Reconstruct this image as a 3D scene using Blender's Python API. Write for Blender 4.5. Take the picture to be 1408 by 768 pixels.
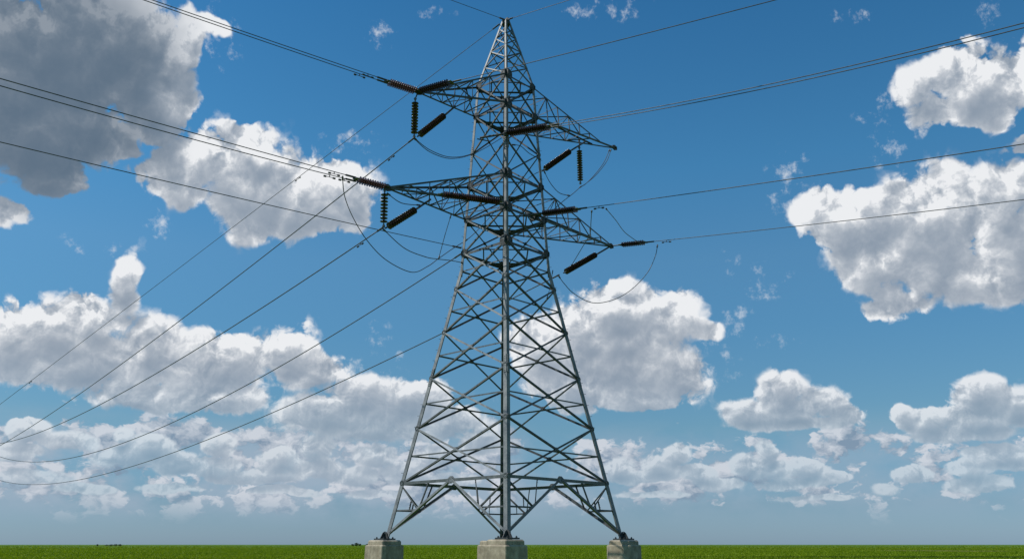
import bpy, bmesh, math, random
from mathutils import Vector, Matrix
R = math.radians
rnd = random.Random(7)
for o in list(bpy.data.objects): bpy.data.objects.remove(o)
S = bpy.context.scene
COL = S.collection

# ------------------------------------------------------------------ camera
F, EYE = 1180.0, 1.5
PITCH = math.atan(364 / F)
CP, SP = math.cos(PITCH), math.sin(PITCH)
cd = bpy.data.cameras.new('camera'); cam = bpy.data.objects.new('camera', cd); COL.objects.link(cam)
cam.location = (0, 0, EYE); cam.rotation_euler = (R(90) + PITCH, 0, 0)
cd.sensor_width = 36; cd.lens = 36 * F / 1408; cd.clip_start = 0.1; cd.clip_end = 60000
S.camera = cam

# ------------------------------------------------------------------ light
SUN_AZ, SUN_EL = -97.0, 52.0            # azimuth from +Y, clockwise; the sun stands to the left
sd = bpy.data.lights.new('sun', 'SUN'); sun = bpy.data.objects.new('sun', sd); COL.objects.link(sun)
sd.energy = 4.4; sd.angle = R(0.53); sd.color = (1.0, 0.95, 0.88)
sv = Vector((math.sin(R(SUN_AZ)) * math.cos(R(SUN_EL)), math.cos(R(SUN_AZ)) * math.cos(R(SUN_EL)), math.sin(R(SUN_EL))))
sun.rotation_euler = sv.to_track_quat('Z', 'Y').to_euler()
S.view_settings.view_transform = 'Standard'; S.view_settings.look = 'None'
S.view_settings.gamma = 1; S.view_settings.exposure = 0; S.view_settings.use_curve_mapping = False

def ray(px, py):
    X, U = (px - 704) / F, (384 - py) / F
    return Vector((X, CP - U * SP, SP + U * CP))
def P(px, py, Y):
    r = ray(px, py); return Vector((0, 0, EYE)) + r * (Y / r.y)

# ------------------------------------------------------------------ world: sky and cumulus
W = bpy.data.worlds.new('World'); S.world = W; W.use_nodes = True
SKY_STR = 0.1
class NT:
    def __init__(s, t): s.t = t
    def n(s, typ, **k):
        x = s.t.nodes.new(typ)
        for a, b in k.items(): setattr(x, a, b)
        return x
    def put(s, sock, v):
        if isinstance(v, bpy.types.NodeSocket): s.t.links.new(v, sock)
        elif v is not None: sock.default_value = v
    def m(s, op, a, b=None, c=None, clamp=False):
        x = s.n('ShaderNodeMath', operation=op, use_clamp=clamp)
        for i, v in enumerate((a, b, c)): s.put(x.inputs[i], v)
        return x.outputs[0]
    def vm(s, op, a, b=None, c=None):
        x = s.n('ShaderNodeVectorMath', operation=op)
        for i, v in enumerate((a, b, c)):
            if v is not None: s.put(x.inputs[i], v)
        return x.outputs['Value'] if op in ('LENGTH', 'DOT_PRODUCT', 'DISTANCE') else x.outputs[0]
    def noise(s, vec, scale, detail=4, rough=.55, dim='2D', col=False, lac=2.0):
        x = s.n('ShaderNodeTexNoise', noise_dimensions=dim)
        s.put(x.inputs['Vector'], vec); x.inputs['Scale'].default_value = scale
        x.inputs['Detail'].default_value = detail; x.inputs['Roughness'].default_value = rough
        x.inputs['Lacunarity'].default_value = lac
        return x.outputs['Color' if col else 'Fac']
    def voro(s, vec, scale, detail=2, rough=.5):
        x = s.n('ShaderNodeTexVoronoi', voronoi_dimensions='2D', feature='F1')
        s.put(x.inputs['Vector'], vec); x.inputs['Scale'].default_value = scale
        x.inputs['Detail'].default_value = detail; x.inputs['Roughness'].default_value = rough
        x.inputs['Lacunarity'].default_value = 2.3
        return x.outputs['Distance']
    def mix(s, f, a, b):
        x = s.n('ShaderNodeMix', data_type='RGBA')
        s.put(x.inputs[0], f); s.put(x.inputs[6], a); s.put(x.inputs[7], b)
        return x.outputs[2]
    def sstep(s, v, a, b, lo=0.0, hi=1.0):
        x = s.n('ShaderNodeMapRange', interpolation_type='SMOOTHSTEP')
        s.put(x.inputs[0], v); s.put(x.inputs[1], a); s.put(x.inputs[2], b); s.put(x.inputs[3], lo); s.put(x.inputs[4], hi)
        return x.outputs[0]
    def ramp(s, f, pts):
        x = s.n('ShaderNodeValToRGB'); e = x.color_ramp.elements
        while len(e) < len(pts): e.new(.5)
        for q, (p, c) in zip(e, pts): q.position = p; q.color = (*c, 1)
        s.put(x.inputs[0], f); return x.outputs[0]

def lin(r, g, b):
    return tuple(((v / 255) / 12.92 if v <= 10 else ((v / 255 + .055) / 1.055) ** 2.4) for v in (r, g, b))
def azel(px, py):
    r = ray(px, py).normalized()
    return math.degrees(math.atan2(r.x, r.y)), math.degrees(math.asin(r.z))

# cumulus masses: direction in the sky of each puff and its half size (worked out from a list of centres)
PUFFS = [
 # dark mass high on the left
 (70,60,175,150),(150,55,115,110),(195,70,75,80),(50,195,140,66),(120,140,90,70),(70,222,90,40),(125,205,62,48),(20,150,150,110),(255,60,26,50),(285,42,30,18),(210,110,60,55),
 # white mass below it
 (240,125,42,55),(215,150,60,60),(478,258,54,50),(350,305,80,34),(230,235,44,44),(400,305,90,30),(1405,320,50,50),(1390,200,60,24,.3),(300,215,85,52),(355,235,105,62),(420,265,80,55),(460,295,55,34),(330,290,75,36),(250,262,42,36),(345,180,50,26),
 # left edge wisp
 (10,300,42,28),
 # middle left mass
 (60,450,85,52),(130,440,75,42),(10,470,60,60),(110,500,120,52),(210,480,70,58),(180,545,110,24),(172,372,26,44),(174,405,26,34),(300,500,85,48),(390,485,60,50),(290,545,90,28),(440,510,60,32),
 # mass behind the tower base, left
 (500,545,80,38),(560,555,70,44),(450,570,85,36),(520,590,110,24),(620,580,60,34),
 # right of tower
 (850,420,82,42),(800,450,60,40),(920,430,48,34),(862,500,112,66),(860,455,90,50),(800,480,60,50),(940,515,58,44),(790,530,80,42),(740,480,50,50),(965,450,32,16),(880,550,90,20),
 # big right mass
 (1140,300,58,50),(1200,290,72,52),(1280,300,110,74),(1370,265,80,56),(1200,350,80,48),(1290,370,110,62),(1390,370,70,54),(1240,415,60,24),
 # top right mass
 (1260,120,58,46),(1320,100,62,50),(1390,105,60,56),(1280,160,60,26),(1350,150,60,30),
 # small cumulus right
 (1080,540,42,36),(1035,568,48,26),(1130,555,50,28),(1165,568,38,20),(1090,584,100,13),
 (1345,545,50,34),(1395,560,40,34),(1280,575,48,22),(1240,568,22,20),(1330,595,85,14),
 (1090,566,66,24),(1345,575,75,24),
 # far ranks above the horizon, left
 (40,590,34,20),(95,606,44,16),(170,597,20,14),(180,625,60,20),(250,635,46,22),(215,612,40,18),(300,612,30,16),(290,640,50,18),(330,655,60,14),(380,628,34,18),(375,650,50,16),(430,618,40,22),(440,640,44,18),(485,655,50,16),(520,628,40,18),(560,650,46,20),(610,630,40,20),(620,660,50,12),(50,655,60,14,.05),(120,668,70,10,.1),(240,672,80,10,.1),(380,676,90,9,.15),(520,680,80,9,.15),(30,622,40,14),(660,600,40,30),
 # far ranks, right
 (850,642,34,18),(905,640,30,16),(930,626,28,16),(880,655,60,12,.05),(960,650,30,14),(985,665,50,12,.1),(1025,640,30,16),(1055,624,18,18),(1050,645,44,18),(1105,645,36,14),(1140,655,30,12),(1090,665,60,12,.1),(1215,672,30,14,.3),(1250,648,34,16),(1330,642,50,16,.15),(1370,622,50,14),(1400,635,40,14),(1340,665,80,18,.2),(900,680,80,8,.25),(1120,685,90,8,.3),
 # wisps
 
]
WISPS = [(1048,388,46,26),(1018,428,32,14),(520,462,20,24),(1004,358,14,26),(125,340,46,22),(1222,208,34,26),(522,46,26,22),(845,4,50,28),(1215,165,44,38),(480,205,50,34),(215,310,20,30),(1000,450,26,20),(1360,18,34,20),(795,14,24,20),(1180,20,40,20),(1060,470,60,14),(600,20,30,12),(300,50,40,50),(255,200,60,40),(520,500,50,26),(990,500,40,40),(1090,260,40,60)]
WB = []
for cx, cy, rx, ry in WISPS:
    a0, e0 = azel(cx, cy); WB.append((a0, e0, (azel(cx + rx, cy)[0] - azel(cx - rx, cy)[0]) / 2, (azel(cx, cy - ry)[1] - azel(cx, cy + ry)[1]) / 2, 0.0))
PB = []
for cx, cy, rx, ry, *fade in PUFFS:
    a0, e0 = azel(cx, cy); a1 = azel(cx + rx, cy)[0]; a2 = azel(cx - rx, cy)[0]
    e1 = azel(cx, cy - ry)[1]; e2 = azel(cx, cy + ry)[1]
    PB.append((a0, e0, (a1 - a2) / 2, (e1 - e2) / 2, fade[0] if fade else 0.0))
# more of the same sky beyond the picture's edges
sk = random.Random(3)
for i in range(8):
    sgn = -1 if i % 2 else 1
    PB.append((sgn * sk.uniform(48, 170), sk.uniform(8, 40), sk.uniform(7, 16), sk.uniform(3, 6), 0.0))

def build_macro(PB):
    g = bpy.data.node_groups.new('cloud_mass', 'ShaderNodeTree')
    g.interface.new_socket('P', in_out='INPUT', socket_type='NodeSocketVector')
    g.interface.new_socket('F', in_out='OUTPUT', socket_type='NodeSocketFloat')
    b = NT(g); gi = b.n('NodeGroupInput'); go = b.n('NodeGroupOutput')
    acc = None
    for (a, e, ra, re, fd) in PB:
        ra *= 1.20; re *= 1.20
        q = b.vm('MULTIPLY_ADD', gi.outputs[0], (1 / ra, 1 / re, 0), (-a / ra, -e / re, 0))
        l = b.vm('LENGTH', q)
        if fd: l = b.m('ADD', l, fd)
        acc = l if acc is None else b.m('SMOOTH_MIN', acc, l, .16)
    g.links.new(b.m('SUBTRACT', 1.0, acc), go.inputs[0])
    return g
def build_detail():
    g = bpy.data.node_groups.new('cloud_detail', 'ShaderNodeTree')
    g.interface.new_socket('P', in_out='INPUT', socket_type='NodeSocketVector')
    g.interface.new_socket('D', in_out='OUTPUT', socket_type='NodeSocketFloat')
    g.interface.new_socket('S', in_out='OUTPUT', socket_type='NodeSocketFloat')
    b = NT(g); gi = b.n('NodeGroupInput'); go = b.n('NodeGroupOutput')
    w = b.vm('MULTIPLY_ADD', b.vm('SUBTRACT', b.noise(gi.outputs[0], .55, 4, .58, col=True), (.5, .5, .5)), (1.7, 1.7, 0), gi.outputs[0])
    v = b.voro(w, .36, 3, .5)
    n = b.noise(w, .30, 8, .60)
    lump = b.m('MULTIPLY', b.m('SUBTRACT', .26, b.m('MULTIPLY', v, v)), 1.3)
    nn = b.m('SUBTRACT', n, .5)
    sp_ = b.n('ShaderNodeSeparateXYZ'); b.put(sp_.inputs[0], gi.outputs[0])
    fine = b.m('MULTIPLY', b.m('SUBTRACT', b.noise(w, 1.0, 5, .58), .5), b.sstep(sp_.outputs[1], 16, 5, .35, 1.5))
    nn = b.m('ADD', nn, fine)
    g.links.new(b.m('ADD', lump, b.m('MULTIPLY', nn, 1.1)), go.inputs[0])
    g.links.new(b.m('ADD', lump, b.m('MULTIPLY', nn, .55)), go.inputs[1])
    return g
MAC, DET, WSP = build_macro(PB), build_detail(), build_macro(WB)

w = NT(W.node_tree); W.node_tree.nodes.clear()
out = w.n('ShaderNodeOutputWorld'); bg = w.n('ShaderNodeBackground'); bg.inputs[1].default_value = SKY_STR
W.node_tree.links.new(bg.outputs[0], out.inputs[0])
tc = w.n('ShaderNodeTexCoord')
sx = w.n('ShaderNodeSeparateXYZ'); w.put(sx.inputs[0], w.vm('NORMALIZE', tc.outputs['Generated']))
az = w.m('MULTIPLY', w.m('ARCTAN2', sx.outputs[0], sx.outputs[1]), 57.29578)
el = w.m('MULTIPLY', w.m('ARCSINE', sx.outputs[2]), 57.29578)
cb = w.n('ShaderNodeCombineXYZ'); w.put(cb.inputs[0], az); w.put(cb.inputs[1], el); PP = cb.outputs[0]
def call(g, v, k_=0):
    x = w.n('ShaderNodeGroup'); x.node_tree = g; w.put(x.inputs[0], v); return x.outputs[k_]
# sky: Nishita, graded to the deep clear blue of the day
sky = w.n('ShaderNodeTexSky', sky_type='NISHITA'); sky.sun_disc = False
sky.sun_elevation = R(SUN_EL); sky.sun_rotation = R(SUN_AZ); sky.altitude = 100; sky.air_density = 1.0; sky.dust_density = .4; sky.ozone_density = 2.0
skyc = sky.outputs[0]
grade = w.ramp(w.m('DIVIDE', el, 40.0, clamp=True), [(0, (.42, .64, 1.08)), (.06, (.39, .57, .84)), (.18, (.48, .725, .81)), (.338, (.47, .86, .98)), (.45, (.54, .98, 1.09)), (.6, (.43, 1.03, 1.2)), (.875, (.30, .90, 1.15))])
skyc = w.vm('MULTIPLY', skyc, grade)

wq = w.vm('SCALE', w.vm('SUBTRACT', w.noise(PP, .16, 4, .6, col=True), (.5, .5, .5))); wq.node.inputs['Scale'].default_value = 1; w.put(wq.node.inputs['Scale'], w.sstep(el, 5, 24, .30, 1.0))
warp = w.vm('MULTIPLY_ADD', wq, (5.0, 3.6, 0), PP)
F0 = call(MAC, warp)
F0 = w.m('ADD', F0, w.m('MULTIPLY', w.m('MAXIMUM', w.m('SUBTRACT', F0, .12), 0), 1.9))
D0 = call(DET, PP); S0 = D0.node.outputs[1]
near = w.sstep(el, 4, 22, .28, 1.0)
def off(v, d):
    x = w.n('ShaderNodeVectorMath', operation='SCALE'); x.inputs[0].default_value = d; w.put(x.inputs['Scale'], near); return w.vm('ADD', v, x.outputs[0])
F2 = call(MAC, off(warp, (-.6, 2.3, 0)))
S1 = call(DET, off(PP, (-.45, .85, 0)), 1)
H0 = w.m('ADD', F0, w.m('MULTIPLY', w.m('MULTIPLY', D0, .50), w.sstep(F0, -.45, -.12)))
soft = w.sstep(w.noise(PP, .14, 2), .40, .58, .42, .80)
alpha = w.sstep(H0, 0.0, w.m('ADD', soft, w.sstep(F0, .6, .0, 0, .32)))
D1s = w.m('SUBTRACT', S0, S1)
core = w.m('MAXIMUM', H0, 0)
over = w.m('MAXIMUM', w.m('ADD', F2, .06), 0)
tau = w.m('ADD', w.m('MULTIPLY', core, .22), w.m('MULTIPLY', w.m('POWER', over, 1.25), 1.95))
tau = w.m('SUBTRACT', tau, w.m('MULTIPLY', w.m('MULTIPLY', D1s, w.sstep(over, 1.1, 0, .50, 1.35)), 1.0))
tau = w.m('MAXIMUM', w.m('SUBTRACT', tau, .30), 0)
# the nearest mass, high on the left, is thick and seen from below
dk = w.vm('LENGTH', w.vm('MULTIPLY', w.vm('SUBTRACT', warp, (*azel(40, 95), 0)), (1 / 10.0, 1 / 9.0, 0)))
dkf = w.sstep(dk, 1.15, .6)
tau = w.m('ADD', tau, w.m('MULTIPLY', dkf, 1.5))
lit = w.m('EXPONENT', w.m('MULTIPLY', tau, -1.0))
K = 1 / SKY_STR
def k(c): return tuple(v * K for v in c)
shad = w.mix(dkf, (*k(lin(126, 143, 162)), 1), (*k(lin(90, 110, 130)), 1))
cloud = w.mix(lit, shad, (*k(lin(236, 238, 241)), 1))
# small far cumulus in ranks above the horizon
q = w.n('ShaderNodeVectorMath', operation='MULTIPLY'); w.put(q.inputs[0], PP); q.inputs[1].default_value = (1, 1.55, 0); LQ = q.outputs[0]
lw = w.vm('MULTIPLY_ADD', w.vm('SUBTRACT', w.noise(LQ, .8, 3, .6, col=True), (.5, .5, .5)), (1.3, 1.3, 0), LQ)
def low(v): return w.m('ADD', w.noise(v, .23, 7, .6), w.m('MULTIPLY', w.m('SUBTRACT', .4, w.voro(v, .55, 2, .55)), .16))
L0 = low(lw); L1 = low(w.vm('ADD', lw, (-.4, .9, 0)))
band = w.m('MULTIPLY', w.sstep(el, .8, 3.2), w.sstep(el, 8.8, 6.0))
side = w.sstep(az, -2, 6, .045, -.01)
th = w.m('SUBTRACT', w.m('SUBTRACT', .63, w.m('MULTIPLY', band, .235)), side)
la = w.m('MULTIPLY', w.sstep(w.m('SUBTRACT', L0, th), 0, .10), w.m('MULTIPLY', w.sstep(el, .9, 3.5, .0, .85), w.sstep(el, 10, 7)))
ll = w.m('ADD', .45, w.m('MULTIPLY', w.m('SUBTRACT', L0, L1), 4.0), clamp=True)
veil = w.m('MULTIPLY', w.m('MULTIPLY', w.sstep(w.noise(LQ, .10, 5, .62), .33, .58), w.sstep(az, 14, -4, .40, .85)), w.m('MULTIPLY', w.sstep(el, .8, 3), w.sstep(el, 8.5, 5)))
skyc = w.mix(veil, skyc, (*k(lin(158, 176, 194)), 1))
lcol = w.mix(ll, (*k(lin(128, 148, 170)), 1), (*k(lin(212, 216, 224)), 1))
c1 = w.mix(la, skyc, lcol)
# air between here and the far clouds
hz = w.sstep(el, 12, 1.5, 0, .62)
cloud = w.mix(hz, cloud, skyc)
wn = w.m('SUBTRACT', w.noise(PP, .75, 7, .66), .52)
wa = w.m('MULTIPLY', w.sstep(w.m('ADD', w.m('MULTIPLY', w.m('MINIMUM', call(WSP, PP), .55), .5), w.m('MULTIPLY', wn, 2.6)), .22, 1.05), w.sstep(F0, .6, .2, .2, .8))
c1 = w.mix(w.m('MULTIPLY', wa, w.sstep(call(WSP, PP), 0, .3)), c1, (*k(lin(214, 221, 230)), 1))
full = w.mix(alpha, c1, cloud)
w.put(bg.inputs[0], full)
W.cycles.sampling_method = 'MANUAL'; W.cycles.sample_map_resolution = 512
#SPLIT
# ------------------------------------------------------------------ materials
def mat(name, fn):
    m = bpy.data.materials.new(name); m.use_nodes = True
    b = NT(m.node_tree); p = m.node_tree.nodes['Principled BSDF']
    fn(b, p); return m
def objvec(b): return b.n('ShaderNodeTexCoord').outputs['Object']
def geovec(b): return b.n('ShaderNodeNewGeometry').outputs['Position']
def bump(b, p, h, st, d=.01):
    x = b.n('ShaderNodeBump'); x.inputs['Strength'].default_value = st; x.inputs['Distance'].default_value = d
    b.put(x.inputs['Height'], h); b.put(p.inputs['Normal'], x.outputs[0])
def steel(b, p):
    v = geovec(b)
    n = b.noise(v, 3.5, 5, .65, '3D'); f = b.noise(v, 26, 3, .6, '3D')
    t = b.m('ADD', b.m('MULTIPLY', n, .7), b.m('MULTIPLY', f, .3))
    b.put(p.inputs['Base Color'], b.ramp(t, [(.30, (.065, .07, .068)), (.45, (.105, .115, .118)), (.58, (.15, .16, .165)), (.70, (.21, .22, .22))]))
    p.inputs['Metallic'].default_value = .35
    b.put(p.inputs['Roughness'], b.m('MULTIPLY_ADD', n, .35, .38))
    bump(b, p, f, .25)
def leglitsteel(b, p):  # lighter steel for legs; on braces its paler colour stands for sunlight
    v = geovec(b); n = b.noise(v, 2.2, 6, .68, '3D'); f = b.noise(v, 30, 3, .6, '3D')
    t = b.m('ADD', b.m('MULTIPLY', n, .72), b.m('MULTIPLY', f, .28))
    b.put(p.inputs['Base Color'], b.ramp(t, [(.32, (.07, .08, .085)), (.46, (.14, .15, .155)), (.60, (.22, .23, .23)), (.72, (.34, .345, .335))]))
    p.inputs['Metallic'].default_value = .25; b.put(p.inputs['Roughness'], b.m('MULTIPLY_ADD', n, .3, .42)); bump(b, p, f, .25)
def shadedsteel(b, p):  # darker copy for braces and arms, their shade put into the base colour
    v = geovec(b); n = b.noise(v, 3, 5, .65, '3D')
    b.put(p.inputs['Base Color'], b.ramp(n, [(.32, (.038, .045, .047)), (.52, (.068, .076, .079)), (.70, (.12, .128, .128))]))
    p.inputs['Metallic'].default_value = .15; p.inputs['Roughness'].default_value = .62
def darksteel(b, p):
    v = geovec(b); n = b.noise(v, 9, 4, .6, '3D')
    b.put(p.inputs['Base Color'], b.ramp(n, [(.35, (.030, .033, .035)), (.62, (.075, .08, .08))]))
    p.inputs['Metallic'].default_value = .4; p.inputs['Roughness'].default_value = .6
def porcelain(b, p):
    v = geovec(b); n = b.noise(v, 14, 3, .6, '3D')
    b.put(p.inputs['Base Color'], b.ramp(n, [(.35, (.026, .012, .010)), (.65, (.06, .027, .021))]))
    p.inputs['Roughness'].default_value = .22
def wiremat(b, p):
    v = geovec(b); n = b.noise(v, 4, 4, .6, '3D')
    b.put(p.inputs['Base Color'], b.ramp(n, [(.3, (.05, .052, .055)), (.7, (.12, .122, .125))]))
    p.inputs['Metallic'].default_value = .5; p.inputs['Roughness'].default_value = .5
def concrete(b, p):
    v = geovec(b); n = b.noise(v, 2.2, 8, .68, '3D'); f = b.noise(v, 40, 3, .6, '3D')
    st = b.n('ShaderNodeMapping'); st.inputs['Scale'].default_value = (5, 5, .5); b.put(st.inputs[0], v)
    s2 = b.noise(st.outputs[0], 1.6, 5, .6, '3D')
    base = b.ramp(n, [(.30, (.17, .14, .098)), (.5, (.29, .248, .178)), (.66, (.42, .365, .27))])
    spot = b.sstep(b.noise(v, 5, 2, .5, '3D'), .66, .74, 0, .55)
    base = b.mix(spot, base, (.16, .12, .08, 1))
    streak = b.sstep(s2, .52, .72, 0, .55)
    base = b.mix(streak, base, (.13, .11, .08, 1))
    b.put(p.inputs['Base Color'], base); p.inputs['Roughness'].default_value = .9
    bump(b, p, b.m('ADD', n, b.m('MULTIPLY', f, .3)), .6, .02)
SHADED, LEGLIT, STEEL, DARK, PORC, WIRE, CONC = mat('shaded_galvanised_steel', shadedsteel), mat('leg_and_lit_brace_steel', leglitsteel), mat('galvanised_steel', steel), mat('weathered_steel', darksteel), mat('brown_porcelain', porcelain), mat('aluminium_wire', wiremat), mat('cast_concrete', concrete)

# ------------------------------------------------------------------ helpers
def obj(name, bm, m, parent=None, smooth=False):
    me = bpy.data.meshes.new(name); bm.to_mesh(me); bm.free()
    if smooth:
        for f in me.polygons: f.use_smooth = True
    me.materials.append(m)
    o = bpy.data.objects.new(name, me); COL.objects.link(o)
    if parent: o.parent = parent; o.matrix_parent_inverse = Matrix.Identity(4)
    return o
def thing(name, label, cat, loc=(0, 0, 0), group=None):
    o = bpy.data.objects.new(name, None); COL.objects.link(o); o.location = loc; o.empty_display_size = .2
    o['label'] = label; o['category'] = cat
    if group: o['group'] = group
    return o
def tag(o, label, cat, group=None):
    o['label'] = label; o['category'] = cat
    if group: o['group'] = group
    return o
def lbar(bm, a, b, w, u, v, t=.012):
    """steel angle: heel runs a-b, flanges of width w along u and v"""
    a, b = Vector(a), Vector(b); d = (b - a).normalized()
    u = Vector(u); u = (u - d * u.dot(d)).normalized()
    v = Vector(v); v = (v - d * v.dot(d)); v = (v - u * v.dot(u)).normalized()
    pr = [(0, 0), (w, 0), (w, t), (t, t), (t, w), (0, w)]
    r0 = [bm.verts.new(a + u * x + v * y) for x, y in pr]; r1 = [bm.verts.new(b + u * x + v * y) for x, y in pr]
    fs = [bm.faces.new((r0[i], r0[(i + 1) % 6], r1[(i + 1) % 6], r1[i])) for i in range(6)]
    fs += [bm.faces.new((r0[0], r0[1], r0[2], r0[3])), bm.faces.new((r0[0], r0[3], r0[4], r0[5])),
           bm.faces.new((r1[0], r1[1], r1[2], r1[3])), bm.faces.new((r1[0], r1[3], r1[4], r1[5]))]
    bmesh.ops.recalc_face_normals(bm, faces=fs)
def box(bm, c, hx, hy, hz, X=(1, 0, 0), Y=(0, 1, 0), Z=(0, 0, 1)):
    c, X, Y, Z = Vector(c), Vector(X).normalized(), Vector(Y).normalized(), Vector(Z).normalized()
    vs = [bm.verts.new(c + X * hx * i + Y * hy * j + Z * hz * k_) for k_ in (-1, 1) for j in (-1, 1) for i in (-1, 1)]
    fs = [bm.faces.new([vs[i] for i in q]) for q in ((0, 1, 3, 2), (4, 5, 7, 6), (0, 1, 5, 4), (2, 3, 7, 6), (0, 2, 6, 4), (1, 3, 7, 5))]
    bmesh.ops.recalc_face_normals(bm, faces=fs)
def frame(d):
    d = Vector(d).normalized(); h = Vector((0, 0, 1)) if abs(d.z) < .9 else Vector((0, 1, 0))
    x = d.cross(h).normalized(); return x, d.cross(x).normalized(), d
def tube(bm, pts, r, n=6, cap=True):
    rings = []
    for i, p in enumerate(pts):
        a = pts[max(i - 1, 0)]; b = pts[min(i + 1, len(pts) - 1)]
        x, y, _ = frame(Vector(b) - Vector(a)); rr = r[i] if isinstance(r, (list, tuple)) else r
        rings.append([bm.verts.new(Vector(p) + x * rr * math.cos(2 * math.pi * k_ / n) + y * rr * math.sin(2 * math.pi * k_ / n)) for k_ in range(n)])
    for A, B in zip(rings, rings[1:]):
        for i in range(n): bm.faces.new((A[i], A[(i + 1) % n], B[(i + 1) % n], B[i]))
    if cap: bm.faces.new(rings[0][::-1]); bm.faces.new(rings[-1])
def plate(bm, c, nrm, r, t=.02, n=8, up=(0, 0, 1), sx=1.0):
    """polygonal gusset plate with bolt heads"""
    nrm = Vector(nrm).normalized(); u = Vector(up); u = (u - nrm * u.dot(nrm)).normalized(); x = u.cross(nrm)
    A = [bm.verts.new(Vector(c) + (x * math.cos(q) * sx + u * math.sin(q)) * r + nrm * t) for q in [2 * math.pi * (i + .5) / n for i in range(n)]]
    B = [bm.verts.new(v.co - nrm * 2 * t) for v in A]
    fs = [bm.faces.new(A), bm.faces.new(B[::-1])] + [bm.faces.new((A[i], B[i], B[(i + 1) % n], A[(i + 1) % n])) for i in range(n)]
    bmesh.ops.recalc_face_normals(bm, faces=fs)
    for i in range(n):
        q = 2 * math.pi * i / n; p = Vector(c) + (x * math.cos(q) * sx + u * math.sin(q)) * r * .68
        tube(bm, [p - nrm * (t + .015), p + nrm * (t + .018)], .022, 6)

# ------------------------------------------------------------------ tower geometry
X0, D0_, ROT = -.33, 40.0, R(1.6)
FR = Vector((math.sin(ROT), -math.cos(ROT), 0)); LF = Vector((-math.cos(ROT), -math.sin(ROT), 0))
DIRS = [FR, LF, -FR, -LF]                       # front, left, back, right legs
UPZ = Vector((0, 0, 1))
def rad(z):
    q = [(1.7, 5.33), (14.4, 2.18), (24.4, 1.5), (28.3, .22)]
    for (z0, r0), (z1, r1) in zip(q, q[1:]):
        if z <= z1: return r0 + (r1 - r0) * (z - z0) / (z1 - z0)
    return .22
def leg(i, z):
    d = DIRS[i % 4] * rad(z); return Vector((X0 + d.x, D0_ + d.y, z))
def faceN(i): return (DIRS[i % 4] + DIRS[(i + 1) % 4]).normalized()
ARM = (FR + LF).normalized(); PERP = Vector((-ARM.y, ARM.x, 0))
def A(px, py, off=0):
    r = ray(px, py); c = Vector((X0, D0_, 0)) + PERP * off
    t = (c.dot(PERP)) / (r.x * PERP.x + r.y * PERP.y)
    return Vector((0, 0, EYE)) + r * t

tower = thing('lattice_tower', 'tall grey galvanised steel lattice transmission tower standing on four concrete footings', 'pylon', (X0, D0_, 1.7))
ORG = Vector((X0, D0_, 1.7))
def tobj(name, bm, m, parent):
    """meshes are written in world coordinates, the tower's empty stands at its base"""
    if parent is tower: bmesh.ops.translate(bm, verts=bm.verts, vec=-ORG)
    else: bmesh.ops.translate(bm, verts=bm.verts, vec=-ORG)
    return obj(name, bm, m, parent)

# legs
LEGS = []
for i in range(4):
    bm = bmesh.new(); a, b = DIRS[(i + 1) % 4] - DIRS[i], DIRS[(i + 3) % 4] - DIRS[i]
    zs = [1.72, 9, 14.4, 24.4, 28.35]; ws = [.205, .185, .148, .105]
    for z0, z1, ww in zip(zs, zs[1:], ws):
        lbar(bm, leg(i, z0), leg(i, z1), ww, a, b, .02)
    for z in (9, 14.4, 20.5):                     # splice plates with bolts
        for f, q in ((faceN(i), 1), (faceN(i + 3), -1)):
            dn = (leg(i, z + .1) - leg(i, z)).normalized(); c = leg(i, z) + (a.normalized() if q == 1 else b.normalized()) * .09
            box(bm, c + f * .012, .075, .010, .42, f.cross(dn), f, dn)
            for kk in range(-3, 4):
                p = c + dn * kk * .11; tube(bm, [p, p + f * .045], .02, 6)
    lg = tobj('leg', bm, LEGLIT, tower); LEGS.append(lg)
    bm = bmesh.new(); base = leg(i, 1.7)          # foot: base plate, stiffeners, anchor bolts
    box(bm, base + Vector((0, 0, .03)), .34, .34, .03, a, b)
    for s_ in (-1, 1):
        for vec, oth in ((a, b), (b, a)):
            vn = vec.normalized(); on = oth.normalized()
            w0 = [base + vn * .27 * s_ + UPZ * .06, base + UPZ * .06, base + vn * .03 * s_ + UPZ * .36, base + vn * .13 * s_ + UPZ * .30]
            f0 = [bm.verts.new(p + on * .015) for p in w0]; f1 = [bm.verts.new(p - on * .015) for p in w0]
            fs = [bm.faces.new(f0), bm.faces.new(f1[::-1])] + [bm.faces.new((f0[j], f1[j], f1[(j + 1) % 4], f0[(j + 1) % 4])) for j in range(4)]
            bmesh.ops.recalc_face_normals(bm, faces=fs)
        for s2 in (-1, 1):
            p = base + a.normalized() * .25 * s_ + b.normalized() * .25 * s2
            tube(bm, [p + UPZ * .06, p + UPZ * .13], .022, 6); tube(bm, [p + UPZ * .065, p + UPZ * .10], .042, 6)
    tobj('foot_plate', bm, DARK, lg)
# climbing pegs up the right leg and the left one
for i in (1, 3):
    z = 4.6; k0 = 0
    while z < 24:
        p = leg(i, z); d = DIRS[(i + 1) % 4] if k0 % 2 else DIRS[(i + 3) % 4]
        bm = bmesh.new(); tube(bm, [p, p + (d * .25 + DIRS[i]).normalized() * .10], .009, 5); z += .52; k0 += 1
        tobj('climbing_peg', bm, STEEL, LEGS[i])

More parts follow.
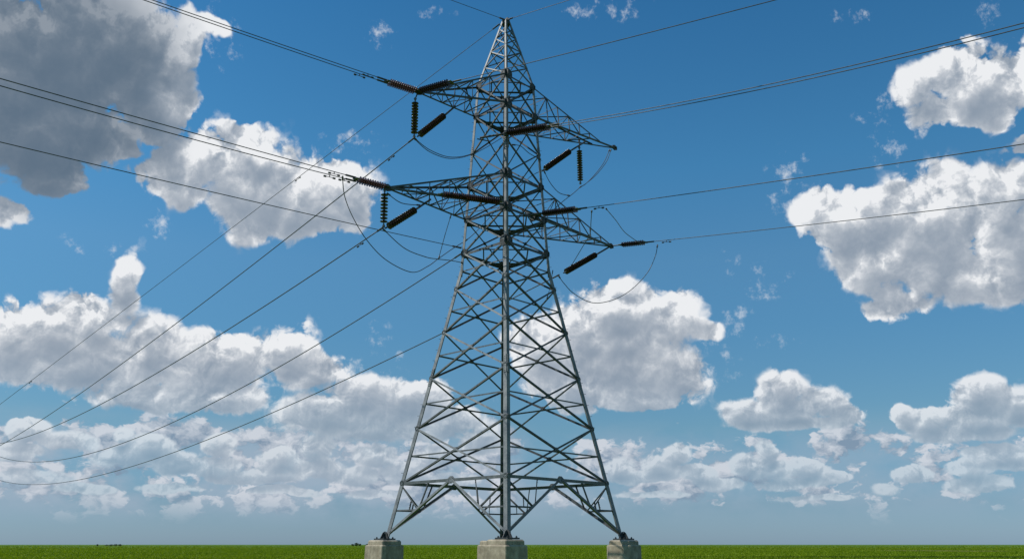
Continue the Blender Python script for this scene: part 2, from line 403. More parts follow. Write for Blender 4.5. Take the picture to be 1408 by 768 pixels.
def brace(name, a, b, w, n, parent, off=0.0, m=None, up=True):
    """diagonal angle lying in the face with normal n"""
    bm = bmesh.new(); a, b, n = Vector(a), Vector(b), Vector(n)
    d = (b - a).normalized(); u = n.cross(d)
    if (u.z > 0) != up: u = -u
    o_ = n * off - u * w / 2
    lbar(bm, a + o_, b + o_, w, u, -n, .009)
    # bolts at both ends
    for p, q in ((a, 1), (b, -1)):
        for kk in (.10, .18): 
            c = p + d * kk * q + n * off; tube(bm, [c - n * .01, c + n * .028], .016, 5)
    return tobj(name, bm, m or SHADED, parent)
LEV = [4.15, 6.6, 8.93, 11.15, 13.3, 15.15, 16.9, 18.7, 20.5, 22.6, 24.35]
def inset(i, z, k_):  # point on leg i inset along face k
    a = leg(i, z); j = k_ if i % 4 != k_ % 4 else k_ + 1
    return a + (leg(j, z) - a).normalized() * .06
# bays of X bracing, one lattice panel per face and bay
for bi, (z0, z1) in enumerate(zip(LEV, LEV[1:])):
    ww = .082 if bi < 5 else .07
    for f in range(4):
        n = faceN(f); sl = (leg(f, z1) + leg(f + 1, z1) - leg(f, z0) - leg(f + 1, z0)).normalized(); n = (n - sl * n.dot(sl)).normalized()
        bm = bmesh.new()
        if bi < 5:
            zm = (z0 + z1) / 2 + .02; pa, pb = inset(f, zm, f), inset(f + 1, zm, f)
            d = (pb - pa).normalized(); lbar(bm, pa - n * .05, pb - n * .05, .065, (0, 0, -1), -n, .008)
        elif bi in (5, 6, 7, 9):
            pa, pb = inset(f, z0, f), inset(f + 1, z0, f); lbar(bm, pa - n * .05, pb - n * .05, .08, (0, 0, -1), -n, .008)
        else:
            c = (leg(f, z0) + leg(f + 1, z1)) / 2; pass
        # crossing point plate
        q0, q1, q2, q3 = leg(f, z0), leg(f + 1, z1), leg(f + 1, z0), leg(f, z1)
        w0, w1 = (q2 - q0).length, (q1 - q3).length; tt = w0 / (w0 + w1); cx = q0.lerp(q1, tt)
        box(bm, cx + n * .0, .085, .085, .006, n.cross(UPZ), n.cross(n.cross(UPZ)), n)
        pan = tobj('lattice_panel', bm, STEEL if bi < 5 else SHADED, tower)
        brace('diagonal_brace', inset(f, z0, f), inset(f + 1, z1, f), ww, n, pan, .022, LEGLIT if f == 0 and bi < 6 else SHADED)  # sun-side face: one bar of each X painted lighter as if sunlit
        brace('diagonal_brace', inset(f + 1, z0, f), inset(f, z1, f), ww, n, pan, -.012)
# node gussets on the legs
for z in LEV:
    for i in range(4):
        bm = bmesh.new(); big = z in (15.15, 16.9, 18.7, 22.6, 24.35)
        for f, o_ in ((i, 1), (i + 3, 1)):
            n = faceN(f); oth = leg(i + 1, z) if f == i else leg(i + 3, z)
            c = leg(i, z) + (oth - leg(i, z)).normalized() * (.14 if big else .09)
            plate(bm, c + n * .004, n, (.30 if i in (0, 2) else .22) if big else .13, .012, 8)
        tobj('gusset_plate', bm, DARK if big else STEEL, tower)
# horizontal rings with plan bracing
def ring(z, full=True, w_=.085):
    bm = bmesh.new()
    for f in range(4): lbar(bm, inset(f, z, f) - UPZ * .07, inset(f + 1, z, f) - UPZ * .07, w_, (0, 0, -1), -faceN(f), .009)
    pn = tobj('plan_bracing', bm, SHADED, tower)
    mids = [(leg(f, z) + leg(f + 1, z)) / 2 for f in range(4)]
    for f in range(4): brace('plan_brace', mids[f] - UPZ * .12, mids[(f + 1) % 4] - UPZ * .12, .06, UPZ, pn, 0)
    if full:
        brace('plan_brace', leg(0, z) - UPZ * .2, leg(2, z) - UPZ * .2, .07, UPZ, pn, 0); brace('plan_brace', leg(1, z) - UPZ * .26, leg(3, z) - UPZ * .26, .07, UPZ, pn, 0)
for z in (15.15, 16.9, 18.7, 22.6, 24.35): ring(z, z in (16.9, 22.6, 24.35))
# bottom ring and spread base
for f in range(4):
    n = faceN(f); z = 4.15
    bm = bmesh.new(); pa, pb = inset(f, z, f), inset(f + 1, z, f)
    lbar(bm, pa + UPZ * .05, pb + UPZ * .05, .13, (0, 0, -1), -n, .012)
    pn = tobj('base_panel', bm, STEEL, tower)
    mid = (leg(f, z) + leg(f + 1, z)) / 2
    sl = (mid - (leg(f, 1.75) + leg(f + 1, 1.75)) / 2).normalized(); nn = (n - sl * n.dot(sl)).normalized()
    for a, b in ((f, f + 1), (f + 1, f)):
        foot = leg(a, 1.98) + (leg(b, 1.98) - leg(a, 1.98)).normalized() * .08
        top = mid + (leg(a, z) - mid).normalized() * .06
        brace('base_diagonal', foot, top, .105, nn, pn, .03 if a == f else -.01, LEGLIT if f == 0 else STEEL)  # sun-side pair takes the paler steel, sunlight painted into its colour
        m_ = foot.lerp(top, .47); lz = m_.z - .04
        brace('base_strut', inset(a, lz, f), m_ - UPZ * .04, .06, nn, pn, -.03)
        brace('base_strut', inset(a, z - .1, f), m_, .065, nn, pn, -.05)
        q = leg(a, z).lerp(mid, .56); brace('base_strut', q, m_ + (top - foot).normalized() * .15, .055, nn, pn, -.04)
        q2 = inset(a, z - .1, f).lerp(m_, .62); q3 = m_.lerp(inset(a, lz, f), .36)
        brace('base_strut', q2, q3, .045, nn, pn, -.06)
    bm = bmesh.new(); plate(bm, mid - nn * .01, nn, .17, .012, 8, sx=1.3); tobj('gusset_plate', bm, STEEL, pn)
# peak
PZ = [24.35, 25.5, 26.45, 27.25, 27.85]
for f in range(4):
    n = faceN(f); sl = (leg(f, 28) + leg(f + 1, 28) - leg(f, 24.4) - leg(f + 1, 24.4)).normalized(); n = (n - sl * n.dot(sl)).normalized()
    bm = bmesh.new()
    lbar(bm, leg(f, 26.45), leg(f + 1, 26.45), .05, (0, 0, -1), -n, .007)
    pn = tobj('peak_panel', bm, STEEL, tower)
    for j, (z0, z1) in enumerate(zip(PZ, PZ[1:])):
        brace('lacing_brace', leg(f, z0), leg(f + 1, z1), .055, n, pn, .015, LEGLIT)
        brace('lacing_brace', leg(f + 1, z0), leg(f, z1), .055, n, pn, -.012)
bm = bmesh.new(); top = Vector((X0, D0_, 28.3))
box(bm, top, .20, .20, .03, FR, LF); box(bm, top + UPZ * .12, .025, .16, .10, ARM, PERP); box(bm, top - UPZ * .12, .19, .19, .08, FR, LF)
tube(bm, [top + UPZ * .05 - PERP * .32, top + UPZ * .05 + PERP * .32], .04, 8)
tobj('peak_cap', bm, DARK, tower)

# cross arms: four chords running out to a tip, laced on every side
def crossarm(rt, rb, tip, meet=1.0, n=6, w_=.10, lab=''):
    """rt/rb: two top and two bottom roots on the tower; chords meet near tip"""
    bm = bmesh.new(); plate(bm, tip, PERP, .17, .03, 6, sx=1.5); plate(bm, tip + UPZ * .02, UPZ, .15, .02, 6, up=ARM)
    arm = tobj('cross_arm', bm, DARK, tower); arm['label'] = lab
    axis = Vector(tip) - (rt[0] + rt[1] + rb[0] + rb[1]) / 4; axis.normalize()
    tm = ((rb[0] + rb[1]) / 2).lerp(tip, meet)
    tm2 = [tm + (q - (rb[0] + rb[1]) / 2) * (1 - meet) for q in rb]
    ends = [tm2[0] if meet < 1 else tip, tm2[1] if meet < 1 else tip, tip, tip]
    roots = [rt[0], rt[1], rb[0], rb[1]]
    side = (rt[1] - rt[0]).normalized()
    for kx, (a, e) in enumerate(zip(roots, ends)):
        bm = bmesh.new(); sgn = 1 if kx % 2 == 0 else -1
        sh = side * (.05 * -sgn) + UPZ * (.05 if kx < 2 else -.05)
        lbar(bm, a, Vector(e) + sh, w_, side * sgn, UPZ * (-1 if kx < 2 else 1), .011)
        tobj('arm_chord', bm, SHADED, arm)
    def at(kx, t): return roots[kx].lerp(ends[kx], t)
    lx = min(1.0, meet) if meet == 1 else 1.0
    ts = [1 - (1 - i / n) ** 1.0 for i in range(n)]
    def lace(a, b, nn, m=None, w2=.042): brace('arm_lacing', a, b, w2, nn, arm, 0, m)
    for i in range(n):
        t0, t1 = ts[i], (i + 1) / n if i < n - 1 else .96
        # sides (vertical planes)
        for (tp, bt) in ((0, 2), (1, 3)):
            bt0, bt1 = t0 * (meet if meet < 1 else 1), t1 * (meet if meet < 1 else 1)
            if i: lace(at(tp, t0), at(bt, bt0), PERP)
            if i < n - 1:
                if i % 2: lace(at(tp, t0), at(bt, bt1), PERP)
                else: lace(at(bt, bt0), at(tp, t1), PERP)
        if i < n - 1:
            if i % 2: lace(at(2, bt0), at(3, bt1), UPZ)
            else: lace(at(3, bt0), at(2, bt1), UPZ)
            if i: lace(at(2, bt0), at(3, bt0), UPZ)
            if i and i < 4: lace(at(0, t0), at(1, t0), UPZ)
            if i < 3: lace(at(0, t0), at(1, t1), UPZ) if i % 2 else lace(at(1, t0), at(0, t1), UPZ)
    return arm
zb, ztp = 16.9, 18.7; ub, ut = 22.6, 24.35
T_LL, T_UL = A(533, 258), A(575, 126); T_LR, T_UR = A(840, 338), A(845, 203)
crossarm([leg(1, ztp), leg(0, ztp)], [leg(1, zb), leg(0, zb)], T_LL, 1.0, 6, .085, 'lower cross arm reaching to the near left')
crossarm([leg(1, ut), leg(0, ut)], [leg(1, ub), leg(0, ub)], T_UL, 1.0, 5, .08, 'upper cross arm reaching to the near left')
crossarm([leg(3, ztp), leg(2, ztp)], [leg(3, zb), leg(2, zb)], T_LR, 1.0, 6, .08, 'lower cross arm reaching to the far right')
crossarm([leg(3, ut), leg(2, ut)], [leg(3, ub), leg(2, ub)], T_UR, .78, 6, .075, 'upper cross arm reaching to the far right')

# ------------------------------------------------------------------ insulator strings
def disc_mesh():
    bm = bmesh.new(); prof = [(.0, .075), (.035, .072), (.048, .045), (.052, .030), (.100, .020), (.150, -.002), (.155, -.014), (.140, -.018), (.110, -.006), (.095, -.022), (.080, -.006), (.055, -.020), (.03, -.03), (.0, -.05)]
    n = 14; rings = []
    for r_, z in prof:
        rings.append([bm.verts.new((0, 0, z))] if r_ == 0 else [bm.verts.new((r_ * math.cos(2 * math.pi * i / n), r_ * math.sin(2 * math.pi * i / n), z)) for i in range(n)])
    for a, b in zip(rings, rings[1:]):
        for i in range(n):
            if len(a) == 1: bm.faces.new((a[0], b[i], b[(i + 1) % n]))
            elif len(b) == 1: bm.faces.new((a[i], b[0], a[(i + 1) % n]))
            else: bm.faces.new((a[i], b[i], b[(i + 1) % n], a[(i + 1) % n]))
    bmesh.ops.recalc_face_normals(bm, faces=bm.faces)
    me = bpy.data.meshes.new('insulator_disc'); bm.to_mesh(me); bm.free()
    for f in me.polygons: f.use_smooth = True
    me.materials.append(PORC); return me
DISC = disc_mesh(); DISC0 = None
def string(a, b, label, rows=1, scale=1.0, gap=.22, lead=.15):
    if rows == 2: scale *= .78; gap = min(gap, .22)
    """insulator string from the arm end a to the live end b"""
    global DISC0
    a, b = Vector(a), Vector(b); d = b - a; L = d.length; x, y, dn = frame(d)
    if rows == 2:                        # keep the pair side by side across the line of sight
        x = Vector((-dn.y, dn.x, 0)).normalized(); y = dn.cross(x)
    t = thing('insulator_string', label, 'insulator', a, 'brown insulator strings on the tower arms')
    rot = Matrix((x, -y, -dn)).transposed().to_4x4()
    t.rotation_euler = rot.to_euler()
    offs = [0] if rows == 1 else [-gap / 2, gap / 2]
    sp = .140 * scale; n = max(3, int((L - 2 * lead) / sp))
    sp = (L - 2 * lead) / n
    for o_ in offs:
        bm = bmesh.new(); tube(bm, [Vector((o_, 0, -lead * .4)), Vector((o_, 0, -L + lead * .4))], .022, 6); obj('core_rod', bm, DARK, t)
        for i in range(n):
            if DISC0 is None: DISC0 = c = bpy.data.objects.new('insulator_disc', DISC)
            else: c = DISC0.copy()
            COL.objects.link(c); c.parent = t; c.location = (o_, 0, -lead - sp * (i + .5)); c.scale = (scale * 1.08, scale * 1.08, scale)
    for zz in (0, -L):
        bm = bmesh.new(); s_ = 1 if zz == 0 else -1
        if rows == 2:
            box(bm, (0, 0, zz - s_ * .06), gap / 2 + .07, .012, .07); tube(bm, [(0, 0, zz + s_ * .10), (0, 0, zz - s_ * .08)], .035, 6)
        else:
            tube(bm, [(0, 0, zz + s_ * .05), (0, 0, zz - s_ * .10)], .04, 6); box(bm, (0, 0, zz), .05, .02, .06)
            tube(bm, [(-.07, 0, zz), (.07, 0, zz)], .022, 6)
        obj('clevis_fitting', bm, STEEL, t)
    return t

def line_at(P0, azd, slope, px):
    """point on the conductor's straight line from P0 that shows at image column px"""
    d = Vector((math.sin(R(azd)), math.cos(R(azd)), slope))
    lo, hi = 0.0, 12.0
    def u(s_):
        p = P0 + d * s_ - Vector((0, 0, EYE)); return 704 + F * p.x / (p.y * CP + p.z * SP)
    s0 = u(0)
    for _ in range(50):
        mid = (lo + hi) / 2
        if abs(u(mid) - s0) < abs(px - s0): lo = mid
        else: hi = mid
    return P0 + d * lo
UL1 = line_at(T_UL, -129.5, -.06, 531); LL1 = line_at(T_LL, -127.5, -.006, 488)
string(T_UL, UL1, 'twin row insulator string from the upper left arm tip out to the left', 2)
UL2 = line_at(T_UL, 118, .0, 622)
string(T_UL, UL2, 'twin row insulator string from the upper left arm tip towards the mast', 2)
a3, b3 = A(571, 136), A(569.5, 188)
string(a3, b3, 'vertical insulator string hanging under the upper left arm tip')
string(A(613, 157), A(575, 187), 'slanting insulator string under the upper left arm')
string(T_LL, LL1, 'insulator string level with the lower left arm tip, leading left', 2, gap=.26)
string(A(529, 261), A(527.5, 311), 'vertical insulator string hanging under the lower left arm tip')
string(A(574, 286.5), A(531, 313), 'slanting insulator string under the lower left arm')
FL = leg(0, 20.75) + FR * .12; FLe = line_at(FL, 127, -.16, 757)
string(FL, FLe, 'twin row insulator string across the front of the mast at the upper arm', 2, 1.1)
FRp = P(744, 294, 39.3); FRe = line_at(FRp, 127, -.118, 796)
string(FRp, FRe, 'insulator string beside the mast above the lower right arm', 2, gap=.2)
UR1 = A(796.5, 203); string(UR1, A(798, 252), 'vertical insulator string hanging under the upper right arm')
string(A(785, 207), A(748, 233), 'slanting insulator string under the upper right arm')
LR1 = line_at(T_LR, 126, -.109, 852); LR2 = line_at(T_LR, 126, -.109, 889)
string(LR1, LR2, 'level insulator string beyond the lower right arm tip', 2, gap=.16)
string(A(821, 349), A(776, 374.5), 'slanting insulator string under the lower right arm tip')
FB = leg(0, 16.95) + ARM * .35 + FR*.1; TB = FB.lerp(T_LL, .56)
string(FB, TB, 'long insulator string lying along the lower left arm', 2, gap=.2)

# hangers that belong to the tower arms
def hanger(pts, r_=.03):
    bm = bmesh.new(); tube(bm, pts, r_, 6); return tobj('hanger_link', bm, DARK, tower)
hanger([T_UL, a3]); hanger([A(626, 146), A(612, 158)], .05); hanger([T_LL, A(529, 261)]); hanger([A(592, 274), A(573, 287)], .05)
hanger([A(797, 190), UR1], .035); hanger([A(806, 194), A(785, 207)], .05); hanger([T_LR, LR1], .035); hanger([T_LR, A(820.5, 349.5)], .05)
bm = bmesh.new(); q0 = P(660, 189.5, 38.4); tube(bm, [q0, FL], .055, 8); tube(bm, [P(656, 191, 38.5), P(673, 194, 38.45)], .03, 6); box(bm, FL, .10, .12, .12, FR, LF); tobj('outrigger_bar', bm, DARK, tower)
bm = bmesh.new(); tube(bm, [P(721, 296, 39.4), FRp], .09, 8); box(bm, P(735, 300, 39.5), .28, .03, .12, PERP, ARM); tobj('outrigger_bar', bm, DARK, tower)

# ------------------------------------------------------------------ conductors
def wire(name, label, P0, azd, slope, curv, length, r_=.017, clamps=(), cat='power line', grp='overhead wires of the power line'):
    d = Vector((math.sin(R(azd)), math.cos(R(azd)), 0)); n = 60
    def at(s_): return P0 + d * s_ + UPZ * (slope * s_ + curv * s_ * s_)
    q_ = [length * (i / n) ** 1.3 for i in range(n + 1)]
    bm = bmesh.new(); tube(bm, [at(v_) - P0 for v_ in q_], [r_ * (1 + v_ * .0045) for v_ in q_], 6)
    o = obj(name, bm, WIRE, None, True); o.location = P0; tag(o, label, cat, grp)
    for s_ in clamps:
        bm = bmesh.new(); p = at(s_) - P0; dd = (at(s_ + .1) - at(s_)).normalized()
        tube(bm, [p, p - UPZ * .10], .02, 5)
        tube(bm, [p - UPZ * .10 - dd * .22, p - UPZ * .10 + dd * .22], .014, 5)
        for q in (-1, 1): tube(bm, [p - UPZ * .11 + dd * q * .16, p - UPZ * .11 + dd * q * .27], .04, 6)
        obj('vibration_damper', bm, DARK, o)
    bm = bmesh.new(); dd = (at(.3) - at(0)).normalized(); tube(bm, [-dd * .05, dd * .45], .042, 6); obj('dead_end_clamp', bm, DARK, o)
    return o
def side(azd, k_): return Vector((math.cos(R(azd)), -math.sin(R(azd)), 0)) * k_
wire('conductor', 'upper wire of the pair leaving the upper left arm for the top left corner', UL1 + UPZ*.07, -123.75, .020, .0006, 40, clamps=(.9,))
wire('conductor', 'lower wire of the pair leaving the upper left arm for the top left corner', UL1 - UPZ*.07, -123.5, .024, .0006, 40, clamps=(1.3,))
wire('conductor', 'upper wire of the pair leaving the lower left arm for the left edge', LL1 + UPZ*.07, -131.5, -.040, .0006, 45, clamps=(1.0,))
wire('conductor', 'lower wire of the pair leaving the lower left arm for the left edge', LL1 - UPZ*.10, -131.25, -.056, .0015, 45, clamps=(.5, 1.2))
wire('conductor', 'lowest wire running from the waist of the mast to the left edge', leg(1, 15.45) + LF * .1, -123.6, .0048, .0006, 60, clamps=())
wire('conductor', 'wire crossing before the mast peak towards the top edge right of it', UL2, 114.4, .004, .0006, 46)
wire('conductor', 'upper wire of the close pair running to the right edge near the top', FLe + UPZ * .06, 127.25, -.174, .003, 60)
wire('conductor', 'lower wire of the close pair running to the right edge near the top', FLe - UPZ * .06, 126.75, -.172, .003, 60)
wire('conductor', 'single wire from beside the mast to the right edge above the lowest', FRe, 126.7, -.118, .0006, 60, clamps=(1.1,))
wire('conductor', 'lowest wire on the right, from the lower right arm tip to the edge', LR2, 125.4, -.109, .0006, 70, clamps=(1.2,))
TP = Vector((X0, D0_, 28.42))
wire('earth_wire', 'thin wire from the peak leaving at the top edge to the left', TP, -130.2, -.1126, .0006, 30, .014)
wire('earth_wire', 'thin wire from the peak leaving at the top edge to the right', TP, 127.0, -.118, .0006, 30, .014)
wire('conductor', 'far running wire from under the upper left arm, steepest descending to the left', A(569, 190), -38.0, -.0733, .00029, 300, .026, clamps=(2.0,))
wire('conductor', 'far running wire from under the lower left arm, descending to the left', A(526, 313), -37.4, -.0598, .000586, 300, .026, clamps=(2.0,))
wire('conductor', 'sagging wire from the left waist of the mast, second lowest at the left edge', leg(1, 15.1) + LF * .1, -39.1, -.1444, .00115, 190, .026)
wire('conductor', 'sagging wire passing behind the mast from the lower right arm, lowest at left edge', A(768, 378), -37.6, -.0976, .00052, 320, .028)
wire('earth_wire', 'long thin wire from the peak down across the white cloud on the left', P(686, 34, 40), -49.1, -.2189, .00001, 140, .016, clamps=(17.5, 57))

def jumper(pts, label, r_=.019):
    """slack loop through 3-D points, smoothed"""
    p = [Vector(q) for q in pts]; out_ = []
    for i in range(len(p) - 1):
        p0, p1, p2, p3 = p[max(i - 1, 0)], p[i], p[i + 1], p[min(i + 2, len(p) - 1)]
        for j in range(8):
            t = j / 8; out_.append(.5 * ((2 * p1) + (p2 - p0) * t + (2 * p0 - 5 * p1 + 4 * p2 - p3) * t * t + (3 * p1 - p0 - 3 * p2 + p3) * t ** 3))
    out_.append(p[-1]); o0 = out_[0]
    bm = bmesh.new(); tube(bm, [q - o0 for q in out_], r_, 6)
    for q, e in ((out_[0], out_[1]), (out_[-1], out_[-2])):
        dd = (e - q).normalized(); tube(bm, [q - o0 - dd * .03, q - o0 + dd * .16], r_ * 2.1, 6)
    o = obj('jumper_cable', bm, WIRE, None, True); o.location = o0; return tag(o, label, 'cable', 'slack jumper cables round the tower')
def curve(px, Y0, Y1):
    n = len(px) - 1; return [P(x, y, Y0 + (Y1 - Y0) * i / n) for i, (x, y) in enumerate(px)]
yl = A(569, 190).y; yll = A(526, 313).y
jumper(curve([(569, 190), (588, 207), (612, 217), (632, 217), (650, 212)], yl, 39.8), 'slack cable from under the upper left arm to the mast, outer of two')
jumper(curve([(570, 190), (589, 205), (613, 215), (633, 215.5), (651, 211)], yl, 39.8), 'slack cable from under the upper left arm to the mast, inner of two')
jumper(curve([(651, 212), (668, 203), (686, 192), (703, 181)], 39.9, 41.4), 'cable climbing inside the mast from the left leg at the upper arm')
jumper(curve([(471, 243), (474, 270), (486, 300), (506, 332), (532, 358), (566, 374), (588, 366), (602, 356), (622, 342), (640, 331)], LL1.y - 1.0, 40.3), 'largest slack loop hanging left of the mast below the lower left arm')
jumper(curve([(527, 315), (556, 341), (585, 353), (602, 356), (620, 358), (636, 361)], yll, 39.9), 'flatter slack cable from under the lower left arm to the waist')
jumper(curve([(620, 296), (611, 326), (603, 356)], 37.6, 38.3), 'straight dropper from the lower left arm down to the slack cables', .016)
jumper(curve([(533, 266), (552, 279), (577, 282)], T_LL.y, 36), 'short slack cable just under the lower left arm tip')
ur = A(798, 256)
jumper(curve([(840, 206), (834, 222), (820, 240), (806, 252), (798, 257)], T_UR.y, ur.y), 'curved cable from the upper right arm tip, outer of two')
jumper(curve([(838, 206), (830, 224), (817, 241), (805, 253), (798, 257)], T_UR.y, ur.y), 'curved cable from the upper right arm tip, inner of two')
jumper(curve([(798, 257), (788, 266), (775, 276), (758, 291)], ur.y, 40.5), 'cable from the right vertical insulator down towards the mast')
jumper(curve([(748, 235), (757, 252), (769, 265), (783, 269)], 42.1, 43.2), 'small slack cable under the slanting insulator of the upper right arm')
jumper(curve([(748, 234), (728, 244), (690, 281), (655, 318), (640, 331)], 42.2, 40.4), 'cable passing behind the mast from the upper right arm')
jumper(curve([(705, 199), (716, 201), (728, 211), (743, 219)], 39, 39.9), 'short slack cable on the right face of the mast')
j0 = line_at(FRe, 126.7, -.118, 813)
jumper(curve([(813.6, 290), (812.5, 306), (811, 322), (800, 341), (785, 366)], j0.y, A(785, 366).y), 'dropper from the right hand wire to the lower slanting insulator')
j1 = line_at(FRe, 126.7, -.118, 833)
jumper(curve([(833.5, 287), (847, 303), (860, 320), (881, 335)], j1.y, LR2.y), 'straight cable slanting between the two right hand wires')
j2 = line_at(LR2, 125.4, -.109, 905)
jumper(curve([(904, 337), (901, 352), (890, 375), (868, 398), (843, 412), (815, 416), (790, 404), (776, 390), (768, 379)], j2.y, A(768, 379).y), 'big slack loop hanging below the lower right arm')
jumper(curve([(760, 372), (757, 392), (752, 410)], 41.5, 41.7), 'short loose cable end behind the right leg', .012)

# ------------------------------------------------------------------ footings
def footing(i, lab):
    base = leg(i, 1.7); a = (DIRS[(i + 1) % 4] - DIRS[i]).normalized(); b = (DIRS[(i + 3) % 4] - DIRS[i]).normalized()
    t = thing('concrete_footing', lab, 'footing', (base.x + {0: -.07, 2: -.42}.get(i, 0), base.y, 0), 'concrete footings under the tower legs')
    def frustum(bm, z0, z1, h0, h1, ch=.03):
        rs = []
        for z, h in ((z0, h0), (z1, h1)):
            rs.append([bm.verts.new(a * x * h + b * y * h + UPZ * z) for x, y in ((1, 1 - ch), (1 - ch, 1), (-1 + ch, 1), (-1, 1 - ch), (-1, -1 + ch), (-1 + ch, -1), (1 - ch, -1), (1, -1 + ch))])
        fs = [bm.faces.new(rs[0][::-1]), bm.faces.new(rs[1])] + [bm.faces.new((rs[0][j], rs[0][(j + 1) % 8], rs[1][(j + 1) % 8], rs[1][j])) for j in range(8)]
        bmesh.ops.recalc_face_normals(bm, faces=fs)
    ch = .28 if i == 3 else .05
    bm = bmesh.new(); frustum(bm, -.4, 1.44, .63, .615, ch); frustum(bm, 1.44, 1.48, .615, .575, ch); o = obj('pedestal', bm, CONC, t)
    bm = bmesh.new(); frustum(bm, 1.483, 1.63, .535, .53, ch + .01); frustum(bm, 1.63, 1.69, .53, .48, ch + .01); obj('cap', bm, CONC, t)
footing(0, 'pale concrete footing under the nearest leg, middle of the picture')
footing(1, 'concrete footing under the left leg, left face in sun')
footing(2, 'concrete footing of the far leg, mostly hidden behind the nearest footing')
footing(3, 'concrete footing under the right leg with slanting shadow stripes')

# ------------------------------------------------------------------ ground and crop
def groundmat(b, p):
    v = geovec(b); st = b.n('ShaderNodeMapping'); st.inputs['Scale'].default_value = (.25, 1.0, 1); b.put(st.inputs[0], v)
    n = b.noise(st.outputs[0], .06, 8, .65, '3D')
    b.put(p.inputs['Base Color'], b.ramp(n, [(.36, (.045, .095, .010)), (.55, (.085, .165, .015)), (.72, (.14, .21, .03))]))
    p.inputs['Roughness'].default_value = .95; p.inputs['Specular IOR Level'].default_value = .1
def cropmat(b, p):
    v = geovec(b); n = b.noise(v, .45, 5, .7, '3D'); st = b.n('ShaderNodeMapping'); st.inputs['Scale'].default_value = (.12, 1, 1); b.put(st.inputs[0], v)
    m2 = b.noise(st.outputs[0], .07, 4, .6, '3D')
    c = b.ramp(b.m('ADD', b.m('MULTIPLY', n, .5), b.m('MULTIPLY', m2, .5)), [(.34, (.13, .20, .003)), (.5, (.18, .265, .004)), (.66, (.25, .33, .010))])
    def patch(cx, cy, rx, ry, e0, e1):
        q = b.vm('MULTIPLY', b.vm('SUBTRACT', v, (cx, cy, 0)), (1 / rx, 1 / ry, 0)); wv = b.vm('MULTIPLY_ADD', b.vm('SUBTRACT', b.noise(v, .12, 4, .6, '3D', col=True), (.5, .5, .5)), (1.2, 1.2, 0), q)
        return b.sstep(b.vm('LENGTH', wv), e0, e1)
    c = b.mix(b.m('MULTIPLY', patch(93, 195, 13, 24, 1.1, .4), .8), c, (.34, .27, .10, 1))
    c = b.mix(b.m('MULTIPLY', patch(60, 96, 45, 9, 1.2, .5), .75), c, (.045, .085, .006, 1))
    b.put(p.inputs['Base Color'], c); p.inputs['Roughness'].default_value = .6
    p.inputs['Specular IOR Level'].default_value = .2
    tr = b.n('ShaderNodeBsdfTranslucent'); b.put(tr.inputs[0], c); mx = b.n('ShaderNodeMixShader'); mx.inputs[0].default_value = .45
    b.t.links.new(p.outputs[0], mx.inputs[1]); b.t.links.new(tr.outputs[0], mx.inputs[2]); b.t.links.new(mx.outputs[0], b.t.nodes['Material Output'].inputs[0])
GM, CM = mat('field_soil', groundmat), mat('crop_leaf', cropmat)
bm = bmesh.new(); n = 48; prev = None; c0 = bm.verts.new((0, 0, 0))
for r_ in (30, 80, 200, 600, 2000, 8000, 30000):
    cur = [bm.verts.new((r_ * math.cos(2 * math.pi * i / n), r_ * math.sin(2 * math.pi * i / n), 0)) for i in range(n)]
    for i in range(n):
        if prev is None: bm.faces.new((c0, cur[i], cur[(i + 1) % n]))
        else: bm.faces.new((prev[i], cur[i], cur[(i + 1) % n], prev[(i + 1) % n]))
    prev = cur
g = obj('ground', bm, GM); g['kind'] = 'structure'
# the crop: tufts of upright leaves, thinning in number with distance
import numpy as np
rs = np.random.RandomState(5)
def crop(N, d0, d1, hs, ws, leaves):
    u_ = rs.rand(N); dist = d0 * (d1 / d0) ** u_; an = (rs.rand(N) - .5) * R(80)
    x = np.sin(an) * dist; y = np.cos(an) * dist
    pat = .5 + .5 * np.sin(x * .021 + 2 * np.sin(y * .05)) * np.sin(y * .043 + 1.3)
    V = []; 
    for k_ in range(leaves):
        th = rs.rand(N) * math.tau; sc = (dist / d0) ** .35; h = hs * (.7 + .6 * rs.rand(N)) * (.85 + .3 * pat); w_ = ws * (.7 + .6 * rs.rand(N)) * sc
        ox = x + (rs.rand(N) - .5) * .5 * sc; oy = y + (rs.rand(N) - .5) * .5 * sc
        dx, dy = np.cos(th) * w_, np.sin(th) * w_; le = (rs.rand(N) - .5) * h * 1.6; lf = (rs.rand(N) - .5) * h * 1.6
        a = np.stack([ox - dx * .3, oy - dy * .3, np.zeros(N)], 1); b = np.stack([ox + dx * .3, oy + dy * .3, np.zeros(N)], 1)
        c = np.stack([ox + dx + le * .5, oy + dy + lf * .5, h * .7], 1); t_ = np.stack([ox + le, oy + lf, h], 1); e = np.stack([ox - dx + le * .5, oy - dy + lf * .5, h * .62], 1)
        V.append(np.stack([a, b, c, t_, e], 1))
    return np.concatenate(V).reshape(-1, 3)
vv = np.concatenate([crop(120000, 78, 420, .26, .05, 3), crop(30000, 300, 1500, .28, .16, 2)])
nf = len(vv) // 5; me = bpy.data.meshes.new('crop')
me.vertices.add(len(vv)); me.vertices.foreach_set('co', vv.ravel()); me.loops.add(nf * 5); me.loops.foreach_set('vertex_index', np.arange(nf * 5))
me.polygons.add(nf); me.polygons.foreach_set('loop_start', np.arange(nf) * 5); me.polygons.foreach_set('loop_total', np.full(nf, 5)); me.update(); me.validate()
me.materials.append(CM); cr = bpy.data.objects.new('crop', me); COL.objects.link(cr); cr['kind'] = 'stuff'; cr['label'] = 'low bright green crop covering the flat field'; cr['category'] = 'crop'

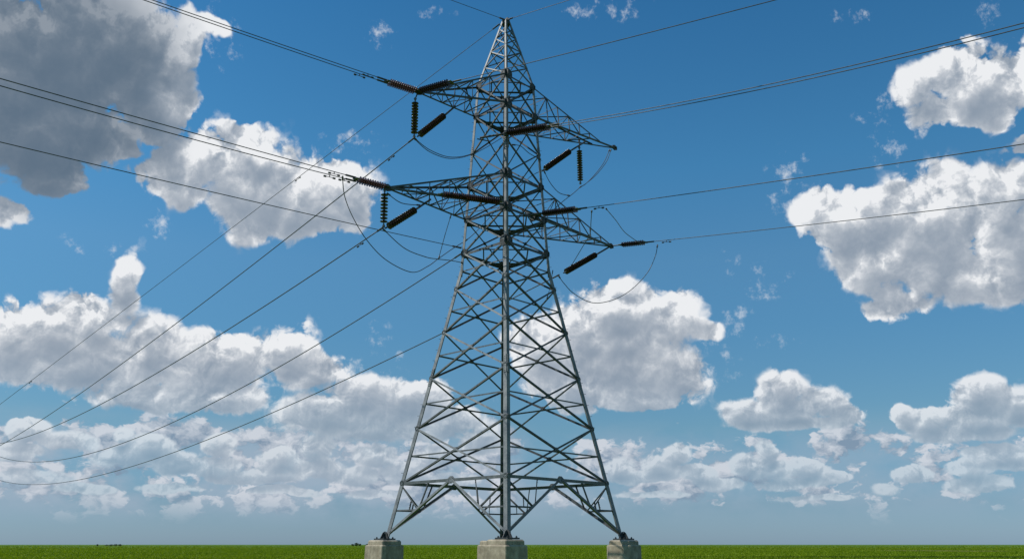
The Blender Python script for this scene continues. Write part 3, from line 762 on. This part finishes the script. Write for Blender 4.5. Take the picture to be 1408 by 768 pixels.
# ------------------------------------------------------------------ far bushes on the horizon
def leafmat(b, p):
    n = b.noise(geovec(b), .6, 3, .6, '3D'); b.put(p.inputs['Base Color'], b.ramp(n, [(.3, (.03, .05, .018)), (.7, (.06, .085, .03))])); p.inputs['Roughness'].default_value = .9
def barkmat(b, p):
    n = b.noise(geovec(b), 3, 3, .6, '3D'); b.put(p.inputs['Base Color'], b.ramp(n, [(.3, (.06, .045, .03)), (.7, (.12, .09, .06))])); p.inputs['Roughness'].default_value = .9
LM, BM = mat('tree_leaves', leafmat), mat('tree_bark', barkmat)
def tree(px, dist, h, wd, lab, grp, name='distant_tree'):
    x = (px - 704) / F * dist * CP; t = thing(name, lab, 'tree', (x, dist, 0), grp)
    bm = bmesh.new(); tube(bm, [(0, 0, 0), (.1, 0, h * .3), (.0, .1, h * .7)], [h * .05, h * .04, h * .015], 7)
    for q in range(4):
        an = q * 1.7; tube(bm, [(0.05, 0, h * .3), (math.cos(an) * wd * .3, math.sin(an) * wd * .3, h * .65)], [h * .025, h * .008], 5)
    obj('trunk', bm, BM, t)
    bm = bmesh.new()
    for q in range(420):
        an, rr = rnd.uniform(0, math.tau), math.sqrt(rnd.random()); zz = rnd.uniform(-1, 1); k_ = math.sqrt(max(0, 1 - zz * zz)) * rr * (1 + .25 * math.sin(an * 3 + zz * 4))
        c = Vector((math.cos(an) * k_ * wd / 2, math.sin(an) * k_ * wd / 2, h * (.55 + .42 * zz)))
        s_ = h * rnd.uniform(.05, .11); d1_, d2_ = Vector((rnd.gauss(0, 1), rnd.gauss(0, 1), rnd.gauss(0, 1))).normalized(), Vector((rnd.gauss(0, 1), rnd.gauss(0, 1), rnd.gauss(0, 1))).normalized()
        bm.faces.new([bm.verts.new(c + v_) for v_ in (d1_ * s_, d2_ * s_, -d1_ * s_, -d2_ * s_)])
    obj('crown', bm, LM, t)
for i, (px, h, wd) in enumerate([(134, 2.0, 1.9), (147, 1.6, 5), (153, 1.8, 4.5), (159, 2.1, 5), (165, 2.0, 4)]):
    tree(px, 900, h, wd, ['small lone dark tree, leftmost on the far left horizon', 'low dark tree just right of the lone one on the left horizon', 'low dark tree in the middle of the far left clump', 'taller dark tree in the far left clump', 'rightmost dark tree of the far left clump'][i], 'trees on the left horizon')
for i, (px, h, wd) in enumerate([(485, 2.2, 3.5), (490, 3.3, 4.5), (495, 2.5, 3), (505, 2.2, 4)]):
    tree(px, 900, h, wd, ['leftmost low tree beyond the left footing on the horizon', 'tallest far tree on the horizon left of the left footing', 'small far tree right of the tallest one on the horizon', 'far tree partly hidden behind the left footing'][i], 'trees on the horizon by the left footing')
#END
